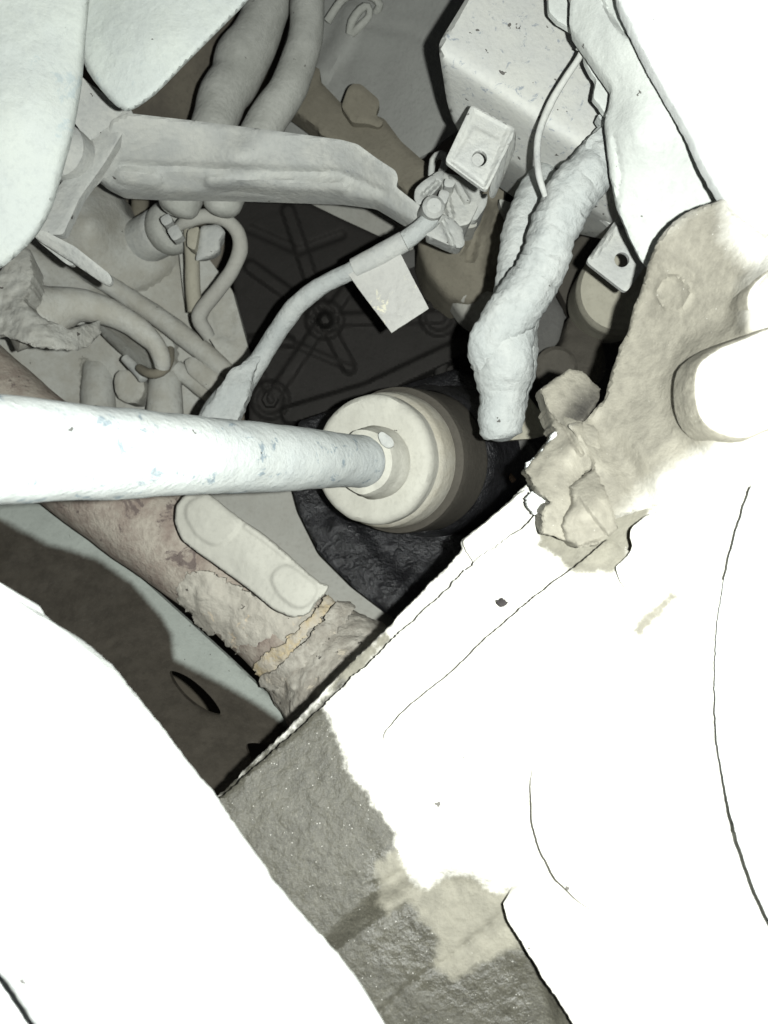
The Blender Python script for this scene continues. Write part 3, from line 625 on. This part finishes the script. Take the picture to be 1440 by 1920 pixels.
lathe('boot_step', (694, 862, .392), ax, [(.009, .0318), (.0115, .0338), (.020, .0350), (.0250, .0350), (.0258, .033)], 'boot_tan', seg=96, mud=.0004, parent=t)
lathe('joint_cup', (694, 862, .392), ax, [(.018, .030), (.0262, .0348), (.0285, .0380), (.032, .0386), (.060, .0390), (.09, .0395)], 'cup', seg=96, mud=.0004, parent=t)
lathe('oily_seal', (694, 862, .392), ax, [(.060, .0395), (.064, .0415), (.07, .043), (.085, .044), (.1, .046)], 'grease', seg=96, mud=.001, parent=t)

# ================================================================== EXHAUST
t = empty('exhaust_pipe', 'rusty exhaust pipe with a flaking flange running diagonally under the drive shaft', 'exhaust pipe', (400, 1110, .43))
tube('pipe', [(-170, 610, .475, 82), (-58, 708, .465, 84), (42, 798, .457, 86), (148, 884, .45, 89), (290, 988, .44, 90), (438, 1094, .43, 92), (548, 1188, .42, 96), (600, 1236, .415, 98)], 'rust', seg=56, step=.003, mud=.0008, mscale=60, parent=t)
tube('fitting', [(556, 1196, .424, 88), (562, 1202, .423, 98), (600, 1238, .416, 114), (640, 1274, .408, 127), (720, 1355, .388, 142)], 'fitting', seg=96, step=.0012, mud=.0026, mscale=150, parent=t)
def cyl(p, c0=(148, 884, .45), c1=(548, 1188, .42), hw=91, out=0.0):
    a = np.array(c0[:2], float); b = np.array(c1[:2], float); ab = b - a; L2 = ab @ ab
    s = ((p - a) @ ab) / L2; zc_ = c0[2] + (c1[2] - c0[2]) * s
    n_ = np.array((-ab[1], ab[0])) / math.sqrt(L2); dd = (p - a) @ n_
    r = hw * zc_ / F; x = dd * zc_ / F
    return zc_ - np.sqrt(np.maximum((r + out) ** 2 - x * x, (.35 * r) ** 2))
slab('mud_crust', [(328, 1102), (345, 1080), (372, 1066), (400, 1072), (440, 1100), (480, 1120), (560, 1150), (600, 1130), (560, 1190), (490, 1262), (470, 1240), (440, 1212), (380, 1180), (352, 1140)],
     lambda p: cyl(p, out=.0035), 'crust', thick=.004, g=4, chk=1, rough=13, rscale=.05, edge=3, mud=.0030, mscale=140, parent=t)
slab('yellow_seam', [(470, 1252), (480, 1238), (520, 1216), (560, 1180), (604, 1128), (620, 1114), (626, 1128), (596, 1168), (556, 1214), (516, 1254), (482, 1270)],
     lambda p: cyl(p, hw=104, out=.0072), 'yellow', thick=.003, g=4, chk=1, rough=10, rscale=.08, edge=3, mud=.0018, mscale=200, parent=t)
slab('torn_rim', [(486, 1268), (518, 1256), (566, 1208), (606, 1158), (632, 1124), (662, 1138), (650, 1166), (610, 1200), (572, 1244), (526, 1290), (502, 1298), (488, 1284)],
     lambda p: cyl(p, hw=112, out=.0085), 'fitting', thick=.006, g=5, chk=1, rough=9, rscale=.06, edge=4, mud=.002, mscale=140, parent=t)
t = empty('heat_shield', 'grey embossed heat shield plate strapped on top of the rusty exhaust pipe', 'heat shield', (470, 1040, .385))
slab('shield_plate', [(327, 975), (330, 948), (348, 926), (375, 915), (396, 930), (430, 957), (462, 981), (489, 998), (528, 1029), (574, 1071), (602, 1094), (618, 1098), (612, 1112), (592, 1130), (584, 1146), (571, 1155), (547, 1158), (512, 1142), (473, 1110), (427, 1076), (368, 1034), (341, 1013)],
     [(335, 970, .396), (400, 925, .393), (520, 1020, .384), (614, 1104, .376), (560, 1155, .376), (440, 1070, .386), (470, 1040, .3825), (390, 985, .390), (560, 1100, .3755)], 'shield', thick=.002, g=3, chk=1, rough=1.2, edge=4, edge_h=.0012, mud=.0007, mscale=90,
     feats=[('poly', rounded([(344, 962), (356, 938), (384, 928), (452, 982), (430, 1012), (402, 1026), (366, 1004)], 14), .0013, 9), ('poly', rounded([(506, 1086), (516, 1068), (538, 1056), (600, 1102), (580, 1136), (556, 1142), (524, 1120)], 14), .0013, 9), ('line', [(462, 988), (500, 1014), (536, 1044)], 5, .0012, 7), ('line', [(476, 1040), (560, 1100)], 9, -.0004, 16)], parent=t)

# ================================================================== NEAR LOWER PARTS
zA = [(400, 1505, .272), (600, 1310, .284), (870, 1020, .292), (1000, 900, .294), (700, 1900, .252), (1000, 1300, .266), (1200, 1100, .265), (1440, 1400, .232), (1100, 1900, .246), (560, 1560, .268), (800, 1600, .262), (1440, 900, .25)]
fA = tps(zA)
wetp = [(370, 1500), (470, 1420), (600, 1316), (618, 1345), (634, 1392), (652, 1440), (690, 1490), (720, 1535), (742, 1564), (740, 1588), (708, 1614), (702, 1640), (716, 1664), (704, 1694), (730, 1712), (764, 1690), (782, 1722), (812, 1744), (820, 1780), (812, 1806), (846, 1834), (872, 1832), (900, 1808), (946, 1782), (990, 1774), (1060, 1780), (1160, 1980), (600, 1980)]
dampp = [(690, 1605), (745, 1590), (770, 1650), (800, 1662), (838, 1636), (880, 1640), (930, 1668), (985, 1668), (1000, 1980), (690, 1800)]
arm_damp2 = [(965, 860), (1030, 800), (1200, 800), (1260, 900), (1190, 1000), (1150, 1080), (1060, 1070), (1010, 1020), (1016, 960), (1000, 930)]
t = empty('wishbone', 'broad mud caked lower arm, blazing dry on the right and wet grey on the left', 'suspension arm', (900, 1400, .24))
slab('lower_sheet', [(392, 1512), (470, 1436), (600, 1306), (640, 1262), (690, 1215), (740, 1165), (800, 1102), (868, 1034), (863, 1016), (905, 985), (960, 935), (1000, 898), (1040, 930), (1140, 1010), (1100, 1200), (800, 1500), (500, 1600)],
     lambda p: fA(p) + .011, 'arm', thick=.003, g=5, chk=1, rough=4.5, rscale=.05, edge=5, mud=.0012, mscale=90,
     masks={'wet': [[(380, 1510), (600, 1316), (640, 1275), (660, 1300), (420, 1540)]], 'damp': [[(600, 1320), (640, 1250), (720, 1185), (740, 1200), (640, 1300)]]}, parent=t)
slab('edge_lip', [(866, 1016), (905, 984), (985, 916), (1000, 934), (1012, 950), (990, 975), (940, 1016), (890, 1058), (878, 1040)], lambda p: fA(p) + .0055, 'arm', thick=.004, g=5, chk=1, rough=2.5, rscale=.05, edge=4, mud=.0008, mscale=90, parent=t)
slab('upper_sheet', [(394, 1514), (474, 1442), (604, 1326), (660, 1270), (745, 1192), (800, 1140), (850, 1092), (895, 1050), (945, 1012), (985, 988), (1003, 966), (1030, 940), (1060, 900), (1110, 860), (1300, 800), (1560, 780), (1560, 2060), (820, 2060), (700, 1930), (600, 1790), (500, 1660)],
     fA, 'arm', thick=.008, taper=.06, g=6, chk=1, rough=5, rscale=.05, edge=4, edge_h=.0008, mud=.0005, mscale=300, masks={'wet': [wetp], 'damp': [dampp, arm_damp2]},
     feats=[('poly', [(690, 1700), (770, 1650), (840, 1632), (980, 1660), (1100, 2100), (600, 2100), (560, 1830)], -.004, 44),
            ('line', [(985, 1672), (905, 1746), (830, 1802), (760, 1852), (700, 1910)], 3, -.0009, 13), ('line', [(770, 1692), (700, 1732), (640, 1776), (590, 1806)], 3, -.0008, 13),
            ('line', [(700, 1660), (740, 1640), (800, 1620)], 3, -.001, 12)], parent=t)
def step_up(ctrl):
    fh = tps(ctrl); return lambda p: fA(p) - fh(p)
slab('raised_web', [(710, 1410), (722, 1372), (760, 1330), (850, 1258), (910, 1198), (975, 1142), (1040, 1090), (1092, 1052), (1141, 1010), (1170, 1030), (1400, 1100), (1500, 1700), (1200, 1700), (900, 1560), (740, 1480)],
     step_up([(714, 1400, -.0002), (730, 1360, .0070), (850, 1258, .0105), (975, 1142, .0120), (1100, 1050, .0115), (1141, 1010, .009), (740, 1480, -.003), (900, 1560, -.003), (1200, 1700, -.004), (1500, 1700, -.004), (1400, 1100, .004), (1100, 1300, .005)]),
     'arm', thick=.010, taper=.10, g=7, chk=1, rough=2.6, rscale=.06, edge=4, mud=.0008, mscale=80, masks={'damp': [[(1020, 1000), (1180, 1000), (1180, 1070), (1080, 1075), (1040, 1050)], [(1186, 1182), (1222, 1136), (1258, 1104), (1272, 1122), (1232, 1160), (1200, 1190)]]}, parent=t)
slab('hub_step', [(1010, 1380), (1000, 1420), (995, 1470), (998, 1540), (1012, 1592), (1040, 1645), (1085, 1690), (1125, 1716), (1175, 1737), (1230, 1745), (1420, 1700), (1500, 1500), (1400, 1300), (1100, 1300)],
     step_up([(1005, 1400, .001), (995, 1470, .0065), (1010, 1590, .008), (1085, 1690, .0095), (1175, 1737, .006), (1300, 1720, -.003), (1420, 1700, -.004), (1100, 1300, -.002), (1400, 1300, -.003), (1150, 1500, .006), (1300, 1500, .004)]),
     'arm', thick=.010, taper=.10, g=7, chk=1, rough=2, rscale=.05, edge=4, mud=.0006, parent=t)
slab('cap_edge', [(1216, 964), (1184, 988), (1180, 1000), (1187, 1022), (1176, 1045), (1155, 1062), (1163, 1090), (1178, 1112), (1212, 1134), (1300, 1130), (1400, 1000), (1300, 940)],
     step_up([(1216, 964, .006), (1184, 990, .014), (1180, 1030, .0155), (1155, 1062, .0155), (1175, 1110, .011), (1212, 1134, .003), (1300, 1130, .001), (1400, 1000, -.004), (1300, 940, .0), (1240, 1040, .012)]),
     'arm', thick=.012, taper=.25, g=6, chk=1, rough=2, rscale=.05, edge=4, mud=.0008, parent=t)
slab('lower_lug', [(1000, 1640), (984, 1660), (972, 1672), (950, 1686), (944, 1694), (952, 1722), (974, 1760), (1000, 1800), (1016, 1832), (1046, 1874), (1100, 1960), (1600, 2060), (1560, 1500), (1200, 1560)],
     step_up([(990, 1650, .0), (950, 1690, .006), (1000, 1800, .010), (1090, 1930, .011), (1300, 1900, .012), (1200, 1560, -.002), (1500, 1500, -.002), (1200, 1700, .008)]),
     'arm', thick=.014, taper=.10, g=8, chk=1, rough=3, rscale=.05, edge=5, mud=.0008, parent=t)
slab('mud_chip', [(930, 1128), (942, 1122), (954, 1130), (948, 1136), (936, 1138)], lambda p: fA(p) - .006, 'chip', thick=.002, g=3, chk=0, rough=4, rscale=.3, edge=2, label='small dark chip lying on the blazing white arm', cat='chip')

# ---- knuckle
fK = tps([(1350, 380, .268), (1235, 450, .278), (1200, 560, .290), (1120, 780, .285), (1290, 600, .276), (1440, 450, .252), (1250, 850, .265), (1440, 850, .245), (1100, 900, .276), (1075, 805, .279), (1200, 1000, .262)])
t = empty('steering_knuckle', 'cream damp steering knuckle casting with rounded bosses at the right edge', 'steering knuckle', (1250, 650, .28))
kd = [[(1352, 360), (1300, 380), (1180, 480), (1080, 760), (1000, 860), (1010, 960), (1060, 1010), (1140, 1000), (1230, 900), (1310, 850), (1390, 828), (1440, 790), (1440, 640), (1400, 600), (1400, 540), (1420, 510), (1390, 480), (1360, 440)]]
slab('knuckle_body', [(1356, 371), (1338, 380), (1300, 392), (1264, 414), (1236, 446), (1216, 490), (1204, 540), (1186, 580), (1178, 620), (1162, 652), (1146, 700), (1134, 750), (1112, 770), (1097, 790), (1064, 796), (1086, 826), (1110, 866), (1108, 882), (1122, 940), (1150, 975), (1190, 960), (1300, 930), (1600, 880), (1600, 420), (1430, 440), (1380, 400)],
     fK, 'knuckle', thick=.02, taper=.25, g=6, chk=1, rough=2.6, rscale=.05, edge=6, edge_h=.0015, mud=.0006, mscale=60, masks={'damp': kd},
     feats=[('cap', (1262, 549), (1262, 549), 33, .0012, 6), ('cap', (1262, 549), (1262, 549), 28, -.0009, 6), ('line', [(1110, 800), (1180, 880), (1220, 960)], 22, -.004, 40),
            ('poly', [(1260, 720), (1300, 650), (1400, 600), (1500, 700), (1480, 840), (1330, 850), (1275, 800)], .007, 60), ('poly', [(1380, 590), (1400, 530), (1480, 470), (1560, 480), (1560, 640), (1400, 620)], .007, 50)], parent=t)
slab('boss', [(1440, 612), (1402, 630), (1350, 648), (1310, 676), (1300, 700), (1298, 740), (1306, 780), (1326, 806), (1362, 822), (1402, 826), (1440, 805), (1560, 780), (1560, 600)],
     [(1300, 740, .247), (1440, 720, .236), (1400, 640, .244), (1400, 820, .241)], 'knuckle', thick=.012, taper=-.09, g=6, chk=2, edge=6, mud=.0005, masks={'damp': lambda V, d: 60 - 14 * d}, parent=t)  # damp-toned rim also carries the shade of the walls in its colour
slab('boss', [(1460, 500), (1438, 506), (1410, 530), (1396, 556), (1400, 590), (1414, 612), (1450, 626), (1560, 620), (1560, 480)],
     [(1400, 560, .250), (1500, 560, .240), (1440, 610, .246)], 'knuckle', thick=.02, g=6, chk=2, edge=5, mud=.0005, masks={'damp': lambda V, d: 60 - 14 * d}, parent=t)  # again the wall shade is put into the colour with the damp tone
slab('ear', [(1014, 730), (1040, 710), (1068, 692), (1092, 697), (1126, 728), (1122, 752), (1096, 790), (1090, 806), (1066, 806), (1040, 786), (1026, 764)], [(1020, 735, .296), (1070, 700, .300), (1120, 730, .298), (1070, 800, .288)], 'knuckle', thick=.016, taper=.1, g=4, chk=0, rough=3, rscale=.06, edge=4, edge_h=.001, mud=.0006, mscale=120,
     masks={'damp': [[(900, 600), (1200, 600), (1200, 900), (900, 900)]], 'wet': [[(1050, 782), (1080, 742), (1112, 730), (1135, 742), (1110, 800), (1064, 812)]]}, parent=t)
slab('neck', [(1024, 756), (1046, 780), (1094, 790), (1124, 806), (1126, 846), (1110, 874), (1086, 896), (1068, 914), (1076, 940), (1070, 960), (1054, 984), (1066, 1014), (1020, 1000), (1014, 960), (1030, 938), (1002, 910), (986, 880), (1000, 862), (1034, 826), (1044, 812), (1036, 790)],
     [(1030, 765, .294), (1046, 820, .286), (1000, 890, .280), (1100, 870, .280), (1060, 960, .270), (1040, 1000, .268), (1075, 840, .278), (1020, 920, .273)], 'knuckle', thick=.016, taper=.1, g=4, chk=0, rough=6, rscale=.06, edge=3, edge_h=.0006, mud=.0012, mscale=110,
     masks={'damp': [[(900, 700), (1200, 700), (1200, 1000), (1060, 1060), (900, 960)]]}, feats=[('line', [(1040, 770), (1075, 830), (1090, 850)], 4, -.002, 8)], parent=t)
for fl in ([(984, 872), (1000, 858), (1012, 862), (1000, 878), (990, 884)], [(1026, 832), (1036, 812), (1046, 808), (1042, 828), (1032, 840)], [(1012, 846), (1024, 836), (1028, 846), (1014, 858)],
           [(984, 936), (1000, 920), (1026, 940), (1018, 950), (1000, 966)]):
    slab('mud_flake', fl, lambda p: fA(p) - .008, 'lower', thick=.003, g=3, chk=1, rough=4, rscale=.12, edge=2, parent=t)
slab('ball_joint_nut', [(1072, 912), (1104, 886), (1114, 880), (1140, 930), (1160, 990), (1140, 1006), (1118, 1022), (1090, 1026), (1066, 1014), (1054, 985), (1062, 966), (1074, 946)], [(1075, 915, .270), (1110, 885, .274), (1150, 990, .262), (1070, 1010, .263), (1100, 960, .259)], 'knuckle', thick=.016, g=4, chk=0, rough=5, rscale=.06, edge=3, edge_h=.0006, mud=.001, mscale=110,
     masks={'damp': [[(900, 700), (1300, 700), (1300, 1100), (900, 1100)]]}, feats=[('poly', [(1082, 930), (1142, 1006), (1040, 1040), (1040, 930)], -.002, 8)], parent=t)

slab('brake_disc', [(1440 + 918 - 1018 * math.cos(a), 1280 + 1018 * math.sin(a)) for a in np.linspace(-.62, .62, 40)] + [(1700, 1900), (1700, 680)],
     lambda p: fA(p) - .009 - .004 * np.clip((p[:, 0] - 1340) / 300, 0, 1) - .010 * np.clip((p[:, 1] - 1420) / 300, 0, 1), 'lower', thick=.003, taper=.08, g=9, chk=0, rough=3, rscale=.04, edge=2, mud=.0006,
     label='glaring white rim of the brake disc along the right edge', cat='brake disc')

# ---- lower left
t = empty('spring_seat', 'blinding white mud caked curved member filling the bottom left corner', 'suspension member', (200, 1600, .17))
slab('member_face', [(-160, 1060), (-40, 1076), (0, 1092), (16, 1116), (50, 1142), (86, 1160), (120, 1186), (164, 1222), (204, 1268), (240, 1314), (270, 1350), (332, 1430), (372, 1482), (396, 1506), (418, 1542), (468, 1612), (520, 1680), (530, 1702), (600, 1785), (660, 1850), (720, 1924), (800, 2060), (130, 2060), (66, 1922), (30, 1866), (0, 1826), (-60, 1740), (-160, 1700)],
     [(0, 1100, .195), (200, 1270, .183), (390, 1500, .178), (720, 1920, .172), (0, 1500, .165), (300, 1700, .16), (60, 1920, .165)], 'lower', thick=.012, taper=.12, g=9, chk=1, rough=2.6, rscale=.06, edge=12, edge_h=.0012, mud=.0012, mscale=60, parent=t)
slab('member_base', [(-200, 1640), (160, 1760), (260, 2080), (-200, 2080)], .176, 'lower', thick=.01, g=16, edge=4, parent=t)
